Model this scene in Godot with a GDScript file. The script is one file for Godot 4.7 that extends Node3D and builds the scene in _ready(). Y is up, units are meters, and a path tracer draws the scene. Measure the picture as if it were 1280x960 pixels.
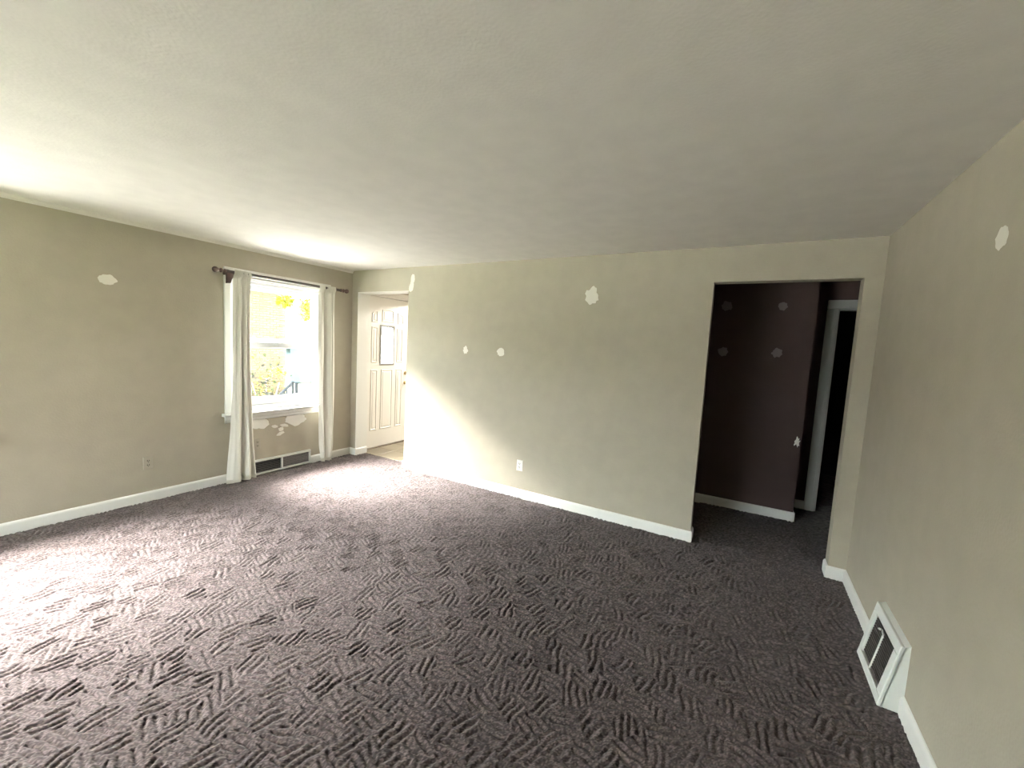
extends Node3D
# An empty living room: two windows in the left wall light it, an entry and a dark hall open off the back wall.
# The back wall is the plane z = 0, the floor y = 0; the left wall is at XL, the right wall at XR.

const XL := -4.575
const XR := 0.7415
const H := 2.44
const WALL := 0.2          # thickness of the outer wall
const ZR := 7.0            # rear wall
const BT := 0.014          # baseboard thickness
const BH := 0.1            # baseboard height

var M := {}
var taken := {}
var rng := RandomNumberGenerator.new()
var n1 := FastNoiseLite.new()
var n2 := FastNoiseLite.new()


# ---------------------------------------------------------------- helpers: nodes
func numbered(called: String) -> String:
	if not taken.has(called):
		taken[called] = 0
		return called
	taken[called] += 1
	return "%s_%03d" % [called, taken[called]]


func mark(o: Node, label: String, category: String, group := "", kind := "") -> void:
	if label != "":
		o.set_meta("label", label)
	if category != "":
		o.set_meta("category", category)
	if group != "":
		o.set_meta("group", group)
	if kind != "":
		o.set_meta("kind", kind)


func thing(called: String, label: String, category: String, at := Vector3.ZERO, group := "", kind := "") -> Node3D:
	var o := Node3D.new()
	o.name = numbered(called)
	add_child(o, true)
	o.position = at
	mark(o, label, category, group, kind)
	return o


func begin() -> SurfaceTool:
	var st := SurfaceTool.new()
	st.begin(Mesh.PRIMITIVE_TRIANGLES)
	return st


func put(called: String, st: SurfaceTool, mat: Material, parent: Node = null) -> MeshInstance3D:
	var o := MeshInstance3D.new()
	o.mesh = st.commit()
	o.material_override = mat
	o.cast_shadow = GeometryInstance3D.SHADOW_CASTING_SETTING_ON
	if parent == null:
		o.name = numbered(called)
		add_child(o, true)
	else:
		o.name = called
		parent.add_child(o, true)
	return o


func struct(called: String, st: SurfaceTool, mat: Material, label: String, category: String) -> MeshInstance3D:
	var o := put(called, st, mat)
	mark(o, label, category, "", "structure")
	return o


# ---------------------------------------------------------------- helpers: shapes
func tri(st: SurfaceTool, a: Vector3, b: Vector3, c: Vector3, n: Vector3) -> void:
	if (b - a).cross(c - a).dot(n) > 0.0:
		var t := b
		b = c
		c = t
	for p: Vector3 in [a, b, c]:
		st.set_normal(n)
		st.add_vertex(p)


func quad(st: SurfaceTool, a: Vector3, b: Vector3, c: Vector3, d: Vector3, n: Vector3) -> void:
	tri(st, a, b, c, n)
	tri(st, a, c, d, n)


func box(st: SurfaceTool, lo: Vector3, hi: Vector3) -> void:
	var l := lo
	var h := hi
	quad(st, Vector3(h.x, l.y, l.z), Vector3(h.x, h.y, l.z), Vector3(h.x, h.y, h.z), Vector3(h.x, l.y, h.z), Vector3.RIGHT)
	quad(st, Vector3(l.x, l.y, l.z), Vector3(l.x, h.y, l.z), Vector3(l.x, h.y, h.z), Vector3(l.x, l.y, h.z), Vector3.LEFT)
	quad(st, Vector3(l.x, h.y, l.z), Vector3(h.x, h.y, l.z), Vector3(h.x, h.y, h.z), Vector3(l.x, h.y, h.z), Vector3.UP)
	quad(st, Vector3(l.x, l.y, l.z), Vector3(h.x, l.y, l.z), Vector3(h.x, l.y, h.z), Vector3(l.x, l.y, h.z), Vector3.DOWN)
	quad(st, Vector3(l.x, l.y, h.z), Vector3(h.x, l.y, h.z), Vector3(h.x, h.y, h.z), Vector3(l.x, h.y, h.z), Vector3.BACK)
	quad(st, Vector3(l.x, l.y, l.z), Vector3(h.x, l.y, l.z), Vector3(h.x, h.y, l.z), Vector3(l.x, h.y, l.z), Vector3.FORWARD)


# a box with chamfered edges
func cbox(st: SurfaceTool, lo: Vector3, hi: Vector3, ch: float) -> void:
	var c := (lo + hi) * 0.5
	var s := (hi - lo) * 0.5
	ch = minf(ch, minf(s.x, minf(s.y, s.z)) * 0.9)
	for axis in 3:
		var u := (axis + 1) % 3
		var v := (axis + 2) % 3
		for sg: float in [-1.0, 1.0]:
			var n := Vector3.ZERO
			n[axis] = sg
			var q := []
			for k: Array in [[-1, -1], [1, -1], [1, 1], [-1, 1]]:
				var p := Vector3.ZERO
				p[axis] = sg * s[axis]
				p[u] = k[0] * (s[u] - ch)
				p[v] = k[1] * (s[v] - ch)
				q.append(c + p)
			quad(st, q[0], q[1], q[2], q[3], n)
		for su: float in [-1.0, 1.0]:
			for sv: float in [-1.0, 1.0]:
				var n2_ := Vector3.ZERO
				n2_[u] = su
				n2_[v] = sv
				n2_ = n2_.normalized()
				var q2 := []
				for k: Array in [[-1, 0], [1, 0], [1, 1], [-1, 1]]:
					var p := Vector3.ZERO
					p[axis] = k[0] * (s[axis] - ch)
					p[u] = su * (s[u] - (ch if k[1] == 1 else 0.0))
					p[v] = sv * (s[v] - (0.0 if k[1] == 1 else ch))
					q2.append(c + p)
				quad(st, q2[0], q2[1], q2[2], q2[3], n2_)
	for sx: float in [-1.0, 1.0]:
		for sy: float in [-1.0, 1.0]:
			for sz: float in [-1.0, 1.0]:
				tri(st, c + Vector3(sx * s.x, sy * (s.y - ch), sz * (s.z - ch)), c + Vector3(sx * (s.x - ch), sy * s.y, sz * (s.z - ch)),
					c + Vector3(sx * (s.x - ch), sy * (s.y - ch), sz * s.z), Vector3(sx, sy, sz).normalized())


# an outline in the axes u, v at o, pushed along w
func prism(st: SurfaceTool, pts: Array, o: Vector3, u: Vector3, v: Vector3, w: Vector3) -> void:
	var c := Vector2.ZERO
	var poly := PackedVector2Array()
	for p: Vector2 in pts:
		poly.append(p)
	var flip := 1.0 if not Geometry2D.is_polygon_clockwise(poly) else -1.0
	# (is_polygon_clockwise reads y down; what matters is only that the sign is consistent)
	var area := 0.0
	for i in pts.size():
		var a: Vector2 = pts[i]
		var b: Vector2 = pts[(i + 1) % pts.size()]
		area += a.cross(b)
	flip = 1.0 if area > 0.0 else -1.0
	for i in pts.size():
		var a: Vector2 = pts[i]
		var b: Vector2 = pts[(i + 1) % pts.size()]
		var e := (b - a).normalized()
		var n := (u * e.y - v * e.x) * flip
		var pa := o + u * a.x + v * a.y
		var pb := o + u * b.x + v * b.y
		quad(st, pa, pb, pb + w, pa + w, n.normalized())
	var wn := w.normalized()
	var t := Geometry2D.triangulate_polygon(poly)
	for i in range(0, t.size(), 3):
		var a := o + u * poly[t[i]].x + v * poly[t[i]].y
		var b := o + u * poly[t[i + 1]].x + v * poly[t[i + 1]].y
		var d := o + u * poly[t[i + 2]].x + v * poly[t[i + 2]].y
		tri(st, a, b, d, -wn)
		tri(st, a + w, b + w, d + w, wn)


# a profile of (radius, height) turned round an axis
func lathe(st: SurfaceTool, prof: Array, o: Vector3, axis: Vector3, seg := 20) -> void:
	var a := axis.normalized()
	var u := a.cross(Vector3.UP if absf(a.y) < 0.9 else Vector3.RIGHT).normalized()
	var v := a.cross(u)
	var slope := []
	for i in prof.size():
		var p0: Vector2 = prof[maxi(i - 1, 0)]
		var p1: Vector2 = prof[mini(i + 1, prof.size() - 1)]
		var d := (p1 - p0).normalized()
		slope.append(Vector2(d.y, -d.x))
	for i in prof.size() - 1:
		for k in seg:
			var t0 := TAU * k / seg
			var t1 := TAU * (k + 1) / seg
			var q := []
			for e: Array in [[i, t0], [i, t1], [i + 1, t1], [i + 1, t0]]:
				var r := u * cos(e[1]) + v * sin(e[1])
				q.append([o + r * prof[e[0]].x + a * prof[e[0]].y, (r * slope[e[0]].x + a * slope[e[0]].y).normalized()])
			for f: Array in [[0, 1, 2], [0, 2, 3]]:
				var fa: Array = q[f[0]]
				var fb: Array = q[f[1]]
				var fc: Array = q[f[2]]
				if (fb[0] - fa[0]).cross(fc[0] - fa[0]).dot(fa[1] + fb[1] + fc[1]) > 0.0:
					var sw := fb
					fb = fc
					fc = sw
				for x: Array in [fa, fb, fc]:
					st.set_normal(x[1])
					st.add_vertex(x[0])


func rod(st: SurfaceTool, a: Vector3, b: Vector3, r: float, seg := 10) -> void:
	var l := a.distance_to(b)
	lathe(st, [Vector2(0, 0), Vector2(r, 0), Vector2(r, 0.0001), Vector2(r, l - 0.0001), Vector2(r, l), Vector2(0, l)], a, b - a, seg)


# a slab between two corners with rectangular holes; flat = axis of its thickness, holes = [u0, v0, u1, v1] in the other two axes
func holed(st: SurfaceTool, lo: Vector3, hi: Vector3, flat: int, holes: Array) -> void:
	var u := 2 if flat == 0 else 0
	var v := 1
	var us := [lo[u], hi[u]]
	var vs := [lo[v], hi[v]]
	for h: Array in holes:
		us.append_array([h[0], h[2]])
		vs.append_array([h[1], h[3]])
	us.sort()
	vs.sort()
	for i in us.size() - 1:
		var start := -1.0
		var open := false
		for j in vs.size() - 1:
			if us[i + 1] - us[i] < 1e-5 or vs[j + 1] - vs[j] < 1e-5:
				continue
			var cu: float = (us[i] + us[i + 1]) * 0.5
			var cv: float = (vs[j] + vs[j + 1]) * 0.5
			var inside := false
			for h: Array in holes:
				if cu > h[0] and cu < h[2] and cv > h[1] and cv < h[3]:
					inside = true
			if not inside and not open:
				start = vs[j]
				open = true
			if open and (inside or j == vs.size() - 2):
				var a := lo
				var b := hi
				a[u] = us[i]
				b[u] = us[i + 1]
				a[v] = start
				b[v] = vs[j] if inside else vs[j + 1]
				box(st, a, b)
				open = false


# outline moved inwards by d (convex, any turning sense)
func inset(pts: Array, d: float) -> Array:
	var area := 0.0
	for i in pts.size():
		area += (pts[i] as Vector2).cross(pts[(i + 1) % pts.size()])
	var s := 1.0 if area > 0.0 else -1.0
	var out := []
	for i in pts.size():
		var p: Vector2 = pts[i]
		var e0: Vector2 = (p - pts[(i + pts.size() - 1) % pts.size()]).normalized()
		var e1: Vector2 = (pts[(i + 1) % pts.size()] - p).normalized()
		var m0 := Vector2(-e0.y, e0.x) * s
		var m1 := Vector2(-e1.y, e1.x) * s
		out.append(p + (m0 + m1) * (d / (1.0 + m0.dot(m1))))
	return out


# stacked outlines: rings = [[inset, height], ...] rising along w, closed on top
func relief(st: SurfaceTool, pts: Array, rings: Array, o: Vector3, u: Vector3, v: Vector3, w: Vector3) -> void:
	var loops := []
	for r: Array in rings:
		var l := []
		for p: Vector2 in inset(pts, r[0]):
			l.append(o + u * p.x + v * p.y + w * r[1])
		loops.append(l)
	var c := Vector3.ZERO
	for p: Vector3 in loops[-1]:
		c += p / pts.size()
	for k in loops.size() - 1:
		for i in pts.size():
			var j := (i + 1) % pts.size()
			var a: Vector3 = loops[k][i]
			var b: Vector3 = loops[k][j]
			var d: Vector3 = loops[k + 1][j]
			var n := (b - a).cross(d - a)
			if n.length() < 1e-12:
				continue
			n = n.normalized()
			if n.dot(w) < 0.0 or (absf(n.dot(w)) < 1e-4 and n.dot((a + b) * 0.5 - c) < 0.0):
				n = -n
			quad(st, a, b, d, loops[k + 1][i], n)
	for i in pts.size():
		tri(st, loops[-1][i], loops[-1][(i + 1) % pts.size()], c, w)


# ---------------------------------------------------------------- materials
func paint(c: Color, rough := 0.9, spec := 0.3) -> StandardMaterial3D:
	var m := StandardMaterial3D.new()
	m.albedo_color = c.linear_to_srgb()
	m.roughness = rough
	m.metallic_specular = spec
	return m


func noise_image(freq: float, lo: float, hi: float, seed_: int, size := 512, oct := 3) -> ImageTexture:
	var n := FastNoiseLite.new()
	n.seed = seed_
	n.frequency = freq
	n.fractal_octaves = oct
	var im := n.get_seamless_image(size, size)
	im.convert(Image.FORMAT_RGB8)
	var d := im.get_data()
	for i in d.size():
		d[i] = int(clampf(lerpf(lo, hi, d[i] / 255.0), 0.0, 1.0) * 255.0)
	return ImageTexture.create_from_image(Image.create_from_data(size, size, false, Image.FORMAT_RGB8, d))


func wall_paint(c: Color, mottle: Texture2D, relief_: Texture2D, rough := 0.75) -> StandardMaterial3D:
	var m := paint(c, rough, 0.35)
	m.uv1_triplanar = true
	m.uv1_world_triplanar = true
	m.uv1_scale = Vector3(0.7, 0.7, 0.7)
	m.albedo_texture = mottle
	m.heightmap_enabled = true
	m.heightmap_texture = relief_
	m.heightmap_scale = 0.07
	return m


func make_materials() -> void:
	var mottle := noise_image(0.012, 0.965, 1.0, 3, 512, 4)
	var peel := noise_image(0.16, 0.0, 1.0, 5, 512, 3)
	M.wall = wall_paint(Color(0.43, 0.395, 0.315), mottle, peel)
	M.ceiling = wall_paint(Color(0.82, 0.795, 0.74), mottle, peel, 0.95)
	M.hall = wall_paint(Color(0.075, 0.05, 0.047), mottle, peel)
	M.hall_olive = wall_paint(Color(0.11, 0.085, 0.05), mottle, peel)
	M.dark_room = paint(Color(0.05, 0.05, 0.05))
	M.entry = wall_paint(Color(0.66, 0.64, 0.59), mottle, peel)
	M.trim = paint(Color(0.78, 0.78, 0.74), 0.45, 0.5)
	M.door = paint(Color(0.80, 0.78, 0.74), 0.4, 0.5)
	M.vinyl = paint(Color(0.82, 0.84, 0.86), 0.35, 0.5)
	M.spackle = paint(Color(0.80, 0.78, 0.72), 0.95, 0.2)
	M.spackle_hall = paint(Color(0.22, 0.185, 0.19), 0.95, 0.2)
	M.plate_white = paint(Color(0.80, 0.79, 0.74), 0.35, 0.5)
	M.plate_beige = paint(Color(0.39, 0.36, 0.29), 0.45, 0.5)
	M.slot = paint(Color(0.03, 0.028, 0.025))
	M.metal_white = paint(Color(0.72, 0.74, 0.70), 0.4, 0.5)
	M.louver = paint(Color(0.16, 0.15, 0.15), 0.45, 0.5)
	M.louver_dark = paint(Color(0.055, 0.045, 0.04), 0.5, 0.5)
	M.duct = paint(Color(0.02, 0.02, 0.02))
	M.wood = paint(Color(0.085, 0.05, 0.038), 0.4, 0.5)
	M.wood_grey = paint(Color(0.042, 0.034, 0.028), 0.45, 0.5)
	var cloth := paint(Color(0.80, 0.79, 0.72), 0.9, 0.2)
	cloth.backlight = Color(0.75, 0.73, 0.62)
	cloth.cull_mode = BaseMaterial3D.CULL_DISABLED
	M.cloth = cloth
	var glass := StandardMaterial3D.new()
	glass.albedo_color = Color(0.06, 0.07, 0.07, 0.05)
	glass.transparency = BaseMaterial3D.TRANSPARENCY_ALPHA
	glass.roughness = 0.02
	M.glass = glass
	var lite := StandardMaterial3D.new()
	lite.albedo_color = Color(0.93, 0.95, 0.97, 0.22)
	lite.transparency = BaseMaterial3D.TRANSPARENCY_ALPHA
	lite.roughness = 0.05
	M.lite = lite
	M.caming = paint(Color(0.35, 0.35, 0.34), 0.3)
	var brass := paint(Color(0.55, 0.42, 0.22), 0.25)
	brass.metallic = 1.0
	M.brass = brass
	var carpet := paint(Color(1, 1, 1), 1.0, 0.1)
	carpet.vertex_color_use_as_albedo = true
	carpet.rim_enabled = true
	carpet.rim = 0.3
	M.carpet = carpet
	M.sub = paint(Color(0.10, 0.08, 0.078))
	M.tiles = []
	for k in 4:
		M.tiles.append(paint(Color(0.22, 0.185, 0.13) * (0.8 + 0.12 * k), 0.35, 0.5))
	M.grout = paint(Color(0.22, 0.18, 0.13))
	M.threshold = paint(Color(0.12, 0.09, 0.06), 0.5)
	# outdoors
	M.concrete = paint(Color(0.80, 0.79, 0.76))
	M.grass = paint(Color(0.055, 0.075, 0.03))
	M.mortar = paint(Color(0.03, 0.025, 0.018))
	var brick := paint(Color(1, 1, 1))
	brick.vertex_color_use_as_albedo = true
	M.brick = brick
	M.shingle = paint(Color(0.06, 0.055, 0.05))
	M.siding = paint(Color(0.05, 0.075, 0.09))
	M.iron = paint(Color(0.005, 0.006, 0.007), 1.0, 0.0)
	var leaf := paint(Color(1, 1, 1), 0.9, 0.05)
	leaf.vertex_color_use_as_albedo = true
	leaf.backlight = Color(0.4, 0.4, 0.1)
	leaf.cull_mode = BaseMaterial3D.CULL_DISABLED
	M.leaf = leaf
	M.bark = paint(Color(0.06, 0.045, 0.035))
	M.exterior = paint(Color(0.30, 0.22, 0.16))


# ---------------------------------------------------------------- the carpet
var cell_seeds := {}


func cell_seed(i: int, j: int) -> Array:
	var key := i * 4096 + j
	if not cell_seeds.has(key):
		var r := RandomNumberGenerator.new()
		r.seed = key * 7919 + 13
		var ang := (0.0 if ((i + j) & 1) == 0 else PI / 2) + r.randf_range(-0.4, 0.4)
		cell_seeds[key] = [(i + 0.5 + r.randf_range(-0.36, 0.36)) * 0.115, (j + 0.5 + r.randf_range(-0.36, 0.36)) * 0.115, cos(ang), sin(ang), r.randf(), r.randf_range(0.5, 1.0), r.randf_range(0.03, 0.038)]
	return cell_seeds[key]


# height of the pile: cut in short parallel grooves, patch by patch
func pile(x: float, z: float) -> float:
	var wx := x + 0.015 * n1.get_noise_2d(x, z)
	var wz := z + 0.015 * n1.get_noise_2d(x + 91.0, z)
	var ci := floori(wx / 0.115)
	var cj := floori(wz / 0.115)
	var best := 1e9
	var second := 1e9
	var s: Array = []
	for i in range(ci - 1, ci + 2):
		for j in range(cj - 1, cj + 2):
			var c: Array = cell_seed(i, j)
			var d: float = absf(wx - c[0]) + absf(wz - c[1]) + 0.4 * maxf(absf(wx - c[0]), absf(wz - c[1]))
			if d < best:
				second = best
				best = d
				s = c
			elif d < second:
				second = d
	var across: float = ((wx - s[0]) * s[2] + (wz - s[1]) * s[3]) / s[6] + s[4]
	var groove := pow(0.5 + 0.5 * cos(TAU * across), 1.8)
	groove *= clampf((second - best) * 40.0, 0.0, 1.0) * s[5]
	return 0.013 - 0.0105 * groove + 0.002 * n2.get_noise_2d(x, z)


func pile_strip(x0: float, x1: float, z0: float, z1: float, step: float, verts: PackedVector3Array, norms: PackedVector3Array, cols: PackedColorArray, idx: PackedInt32Array) -> void:
	var nx := ceili((x1 - x0) / step)
	var nz := ceili((z1 - z0) / step)
	var sx := (x1 - x0) / nx
	var sz := (z1 - z0) / nz
	var base := verts.size()
	var hs := PackedFloat32Array()
	hs.resize((nx + 1) * (nz + 1))
	var r := RandomNumberGenerator.new()
	r.seed = int(z0 * 1000) + 77
	for j in nz + 1:
		for i in nx + 1:
			hs[j * (nx + 1) + i] = pile(x0 + i * sx, z0 + j * sz) + r.randf_range(-0.0013, 0.0013)
	for j in nz + 1:
		for i in nx + 1:
			var k := j * (nx + 1) + i
			verts.append(Vector3(x0 + i * sx, hs[k], z0 + j * sz))
			var hx := hs[k + (1 if i < nx else 0)] - hs[k - (1 if i > 0 else 0)]
			var hz := hs[k + (nx + 1 if j < nz else 0)] - hs[k - (nx + 1 if j > 0 else 0)]
			norms.append(Vector3(-hx / (2 * sx), 1.0, -hz / (2 * sz)).normalized())
			var f := r.randf()
			var t := 0.33 + 1.0 * f * f + 0.1 * r.randf()
			var pink := r.randf()
			cols.append(Color(0.114 * t, (0.088 + 0.006 * pink) * t, (0.087 + 0.005 * pink) * t))
	for j in nz:
		for i in nx:
			var k := base + j * (nx + 1) + i
			idx.append_array(PackedInt32Array([k, k + 1, k + nx + 1, k + 1, k + nx + 2, k + nx + 1]))


func make_floor() -> void:
	n1.seed = 4
	n1.frequency = 9.0
	n2.seed = 9
	n2.frequency = 5.0
	var verts := PackedVector3Array()
	var norms := PackedVector3Array()
	var cols := PackedColorArray()
	var idx := PackedInt32Array()
	pile_strip(XL, XR, 1.4, 3.7, 0.0054, verts, norms, cols, idx)
	pile_strip(XL, XR, -0.002, 1.4, 0.008, verts, norms, cols, idx)
	pile_strip(-0.32, 0.66, -1.11, -0.002, 0.011, verts, norms, cols, idx)
	pile_strip(-4.48, -3.58, -0.175, -0.002, 0.011, verts, norms, cols, idx)
	pile_strip(0.66, 1.6, -1.6, -0.1, 0.02, verts, norms, cols, idx)
	pile_strip(0.5, 0.66, -1.6, -1.11, 0.011, verts, norms, cols, idx)
	pile_strip(0.5, 1.6, -3.4, -1.6, 0.025, verts, norms, cols, idx)
	pile_strip(XL, XR, 3.7, ZR, 0.03, verts, norms, cols, idx)
	var a := []
	a.resize(Mesh.ARRAY_MAX)
	a[Mesh.ARRAY_VERTEX] = verts
	a[Mesh.ARRAY_NORMAL] = norms
	a[Mesh.ARRAY_COLOR] = cols
	a[Mesh.ARRAY_INDEX] = idx
	var am := ArrayMesh.new()
	am.add_surface_from_arrays(Mesh.PRIMITIVE_TRIANGLES, a)
	var o := MeshInstance3D.new()
	o.name = numbered("floor")
	o.mesh = am
	o.material_override = M.carpet
	add_child(o, true)
	mark(o, "mauve brown wall-to-wall carpet with short grooves sculpted in its pile", "floor", "", "structure")
	var st := begin()
	box(st, Vector3(XL - WALL, -0.3, -3.8), Vector3(2.4, -0.004, ZR + 0.2))
	put("subfloor", st, M.sub, o)


# ---------------------------------------------------------------- windows
func window(called: String, label: String, z0: float, z1: float, y0: float, y1: float, parent_x: float) -> Node3D:
	var o := thing(called, label, "window", Vector3.ZERO, "", "structure")
	var x := parent_x
	var st := begin()
	# vinyl frame lining the opening
	var fw := 0.045
	cbox(st, Vector3(x - 0.16, y0, z0), Vector3(x - 0.035, y1, z0 + fw), 0.004)
	cbox(st, Vector3(x - 0.16, y0, z1 - fw), Vector3(x - 0.035, y1, z1), 0.004)
	cbox(st, Vector3(x - 0.16, y1 - fw, z0 + fw), Vector3(x - 0.035, y1, z1 - fw), 0.004)
	cbox(st, Vector3(x - 0.17, y0, z0 + fw), Vector3(x - 0.035, y0 + 0.05, z1 - fw), 0.004)
	put("frame", st, M.vinyl, o)
	st = begin()
	for z: Array in [[z0 - 0.0, z0 + 0.012], [z1 - 0.012, z1]]:
		cbox(st, Vector3(x - 0.035, y0, z[0]), Vector3(x, y1, z[1]), 0.002)
	cbox(st, Vector3(x - 0.035, y1 - 0.012, z0), Vector3(x, y1, z1), 0.002)
	put("jamb_lining", st, M.trim, o)
	var mid := 1.465
	# sashes: the lower one runs inside the upper one
	for s: Array in [["upper_sash", x - 0.135, x - 0.1, mid - 0.015, y1 - fw, 0.065, 0.05], ["lower_sash", x - 0.09, x - 0.05, y0 + 0.05, mid + 0.015, 0.085, 0.07]]:
		st = begin()
		var a: float = z0 + fw + 0.003
		var b: float = z1 - fw - 0.003
		var w := 0.06
		cbox(st, Vector3(s[1], s[3], a), Vector3(s[2], s[4], a + w), 0.005)
		cbox(st, Vector3(s[1], s[3], b - w), Vector3(s[2], s[4], b), 0.005)
		cbox(st, Vector3(s[1], s[3], a + w), Vector3(s[2], s[3] + s[5], b - w), 0.005)
		cbox(st, Vector3(s[1], s[4] - s[6], a + w), Vector3(s[2], s[4], b - w), 0.005)
		var sash := put(s[0], st, M.vinyl, o)
		st = begin()
		var gx: float = (s[1] + s[2]) * 0.5
		box(st, Vector3(gx - 0.002, s[3] + s[5] - 0.01, a + w - 0.01), Vector3(gx + 0.002, s[4] - s[6] + 0.01, b - w + 0.01))
		put("pane", st, M.glass, sash)
	st = begin()
	cbox(st, Vector3(x - 0.052, mid + 0.013, (z0 + z1) * 0.5 - 0.03), Vector3(x - 0.03, mid + 0.025, (z0 + z1) * 0.5 + 0.03), 0.004)
	put("sash_lock", st, M.vinyl, o)
	# casing, stool and apron
	var cw := 0.065
	for z: Array in [[z0 - cw, z0], [z1, z1 + cw]]:
		st = begin()
		cbox(st, Vector3(x - 0.002, y0, z[0]), Vector3(x + 0.02, y1, z[1]), 0.005)
		put("casing", st, M.trim, o)
	st = begin()
	cbox(st, Vector3(x - 0.002, y1, z0 - cw), Vector3(x + 0.02, y1 + 0.088, z1 + cw), 0.005)
	put("head_casing", st, M.trim, o)
	st = begin()
	cbox(st, Vector3(x - 0.05, y0 - 0.028, z0), Vector3(x, y0, z1), 0.002)
	prism(st, [Vector2(0, 0), Vector2(0.052, 0), Vector2(0.06, -0.006), Vector2(0.062, -0.014), Vector2(0.06, -0.022), Vector2(0.052, -0.028), Vector2(0, -0.028)],
		Vector3(x - 0.001, y0, z0 - cw - 0.025), Vector3.RIGHT, Vector3.UP, Vector3(0, 0, z1 - z0 + 2 * cw + 0.05))
	put("stool", st, M.trim, o)
	st = begin()
	prism(st, [Vector2(0, 0), Vector2(0.024, 0), Vector2(0.024, -0.03), Vector2(0.016, -0.042), Vector2(0.014, -0.068), Vector2(0.008, -0.074), Vector2(0, -0.074)],
		Vector3(x - 0.001, y0 - 0.028, z0 - cw), Vector3.RIGHT, Vector3.UP, Vector3(0, 0, z1 - z0 + 2 * cw))
	put("apron", st, M.trim, o)
	return o


# ---------------------------------------------------------------- trim
const BASE := [Vector2(0, 0), Vector2(0.014, 0), Vector2(0.014, 0.078), Vector2(0.0125, 0.087), Vector2(0.009, 0.094), Vector2(0.004, 0.099), Vector2(0, 0.1)]


# a run of baseboard from a to b along the wall, standing out towards n
func base_run(st: SurfaceTool, a: Vector3, b: Vector3, n: Vector3) -> void:
	prism(st, BASE, a, n, Vector3.UP, b - a)


func outlet(called: String, label: String, at: Vector3, u: Vector3, n: Vector3, plate: Material) -> void:
	# u: along the wall, n: out of the wall
	var o := thing(called, label, "outlet", at, "wall outlets")
	var st := begin()
	relief(st, [Vector2(-0.035, -0.0575), Vector2(0.035, -0.0575), Vector2(0.035, 0.0575), Vector2(-0.035, 0.0575)], [[0.0, 0.0], [0.0, 0.003], [0.004, 0.0065]], Vector3.ZERO, u, Vector3.UP, n)
	put("plate", st, plate, o)
	for s: float in [-1.0, 1.0]:
		st = begin()
		var c := Vector3.UP * (s * 0.0195) + n * 0.006
		var pts := []
		for k in 16:
			var t := TAU * k / 16
			pts.append(Vector2(clampf(cos(t) * 0.0195, -0.0165, 0.0165), clampf(sin(t) * 0.0195, -0.0145, 0.0145)))
		relief(st, pts, [[0.0, 0.0], [0.0, 0.0015], [0.001, 0.0025]], c, u, Vector3.UP, n)
		var rec := put("receptacle", st, plate, o)
		st = begin()
		for k: float in [-1.0, 1.0]:
			relief(st, [Vector2(k * 0.0065 - 0.0021, -0.002), Vector2(k * 0.0065 + 0.0021, -0.002), Vector2(k * 0.0065 + 0.0021, 0.009), Vector2(k * 0.0065 - 0.0021, 0.009)], [[0.0, 0.0], [0.0, 0.0012]], c + n * 0.0022, u, Vector3.UP, n)
		var hole := []
		for k in 8:
			hole.append(Vector2(cos(TAU * k / 8) * 0.0034, -0.0078 + sin(TAU * k / 8) * 0.0034))
		relief(st, hole, [[0.0, 0.0], [0.0, 0.0012]], c + n * 0.0022, u, Vector3.UP, n)
		put("slots", st, M.slot, rec)
	st = begin()
	lathe(st, [Vector2(0.0032, 0.0), Vector2(0.003, 0.0012), Vector2(0, 0.0016)], n * 0.0062, n, 8)
	put("screw", st, M.caming, o)


# an irregular dab of filler on a wall: outline radii by noise, thin and domed
func dab(wall_: Node, at: Vector3, u: Vector3, n: Vector3, rx: float, ry: float, seed_: int, mat: Material, tilt := 0.0, rough := 0.22, label := "") -> void:
	var r := RandomNumberGenerator.new()
	r.seed = seed_
	var nz := FastNoiseLite.new()
	nz.seed = seed_
	nz.frequency = 1.3
	nz.fractal_octaves = 3
	var pts := []
	for k in 28:
		var t := TAU * k / 28
		var q := 1.0 + rough * 1.8 * nz.get_noise_2d(cos(t), sin(t)) + rough * r.randf_range(-0.25, 0.25)
		var p := Vector2(cos(t) * rx * q, sin(t) * ry * q).rotated(tilt)
		pts.append(p)
	var st := begin()
	var loops := []
	for k: Array in [[1.0, 0.0], [0.96, 0.0012], [0.8, 0.002], [0.4, 0.0024]]:
		var l := []
		for p: Vector2 in pts:
			l.append(at + u * (p.x * k[0]) + Vector3.UP * (p.y * k[0]) + n * k[1])
		loops.append(l)
	for k in 3:
		for i in 28:
			var j := (i + 1) % 28
			quad(st, loops[k][i], loops[k][j], loops[k + 1][j], loops[k + 1][i], (n + (loops[k][i] - at).normalized() * (0.8 if k == 0 else 0.05)).normalized())
	for i in 28:
		tri(st, loops[3][i], loops[3][(i + 1) % 28], at + n * 0.0024, n)
	var o := put("filler_patch", st, mat, wall_)
	if label != "":
		o.set_meta("label", label)


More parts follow.
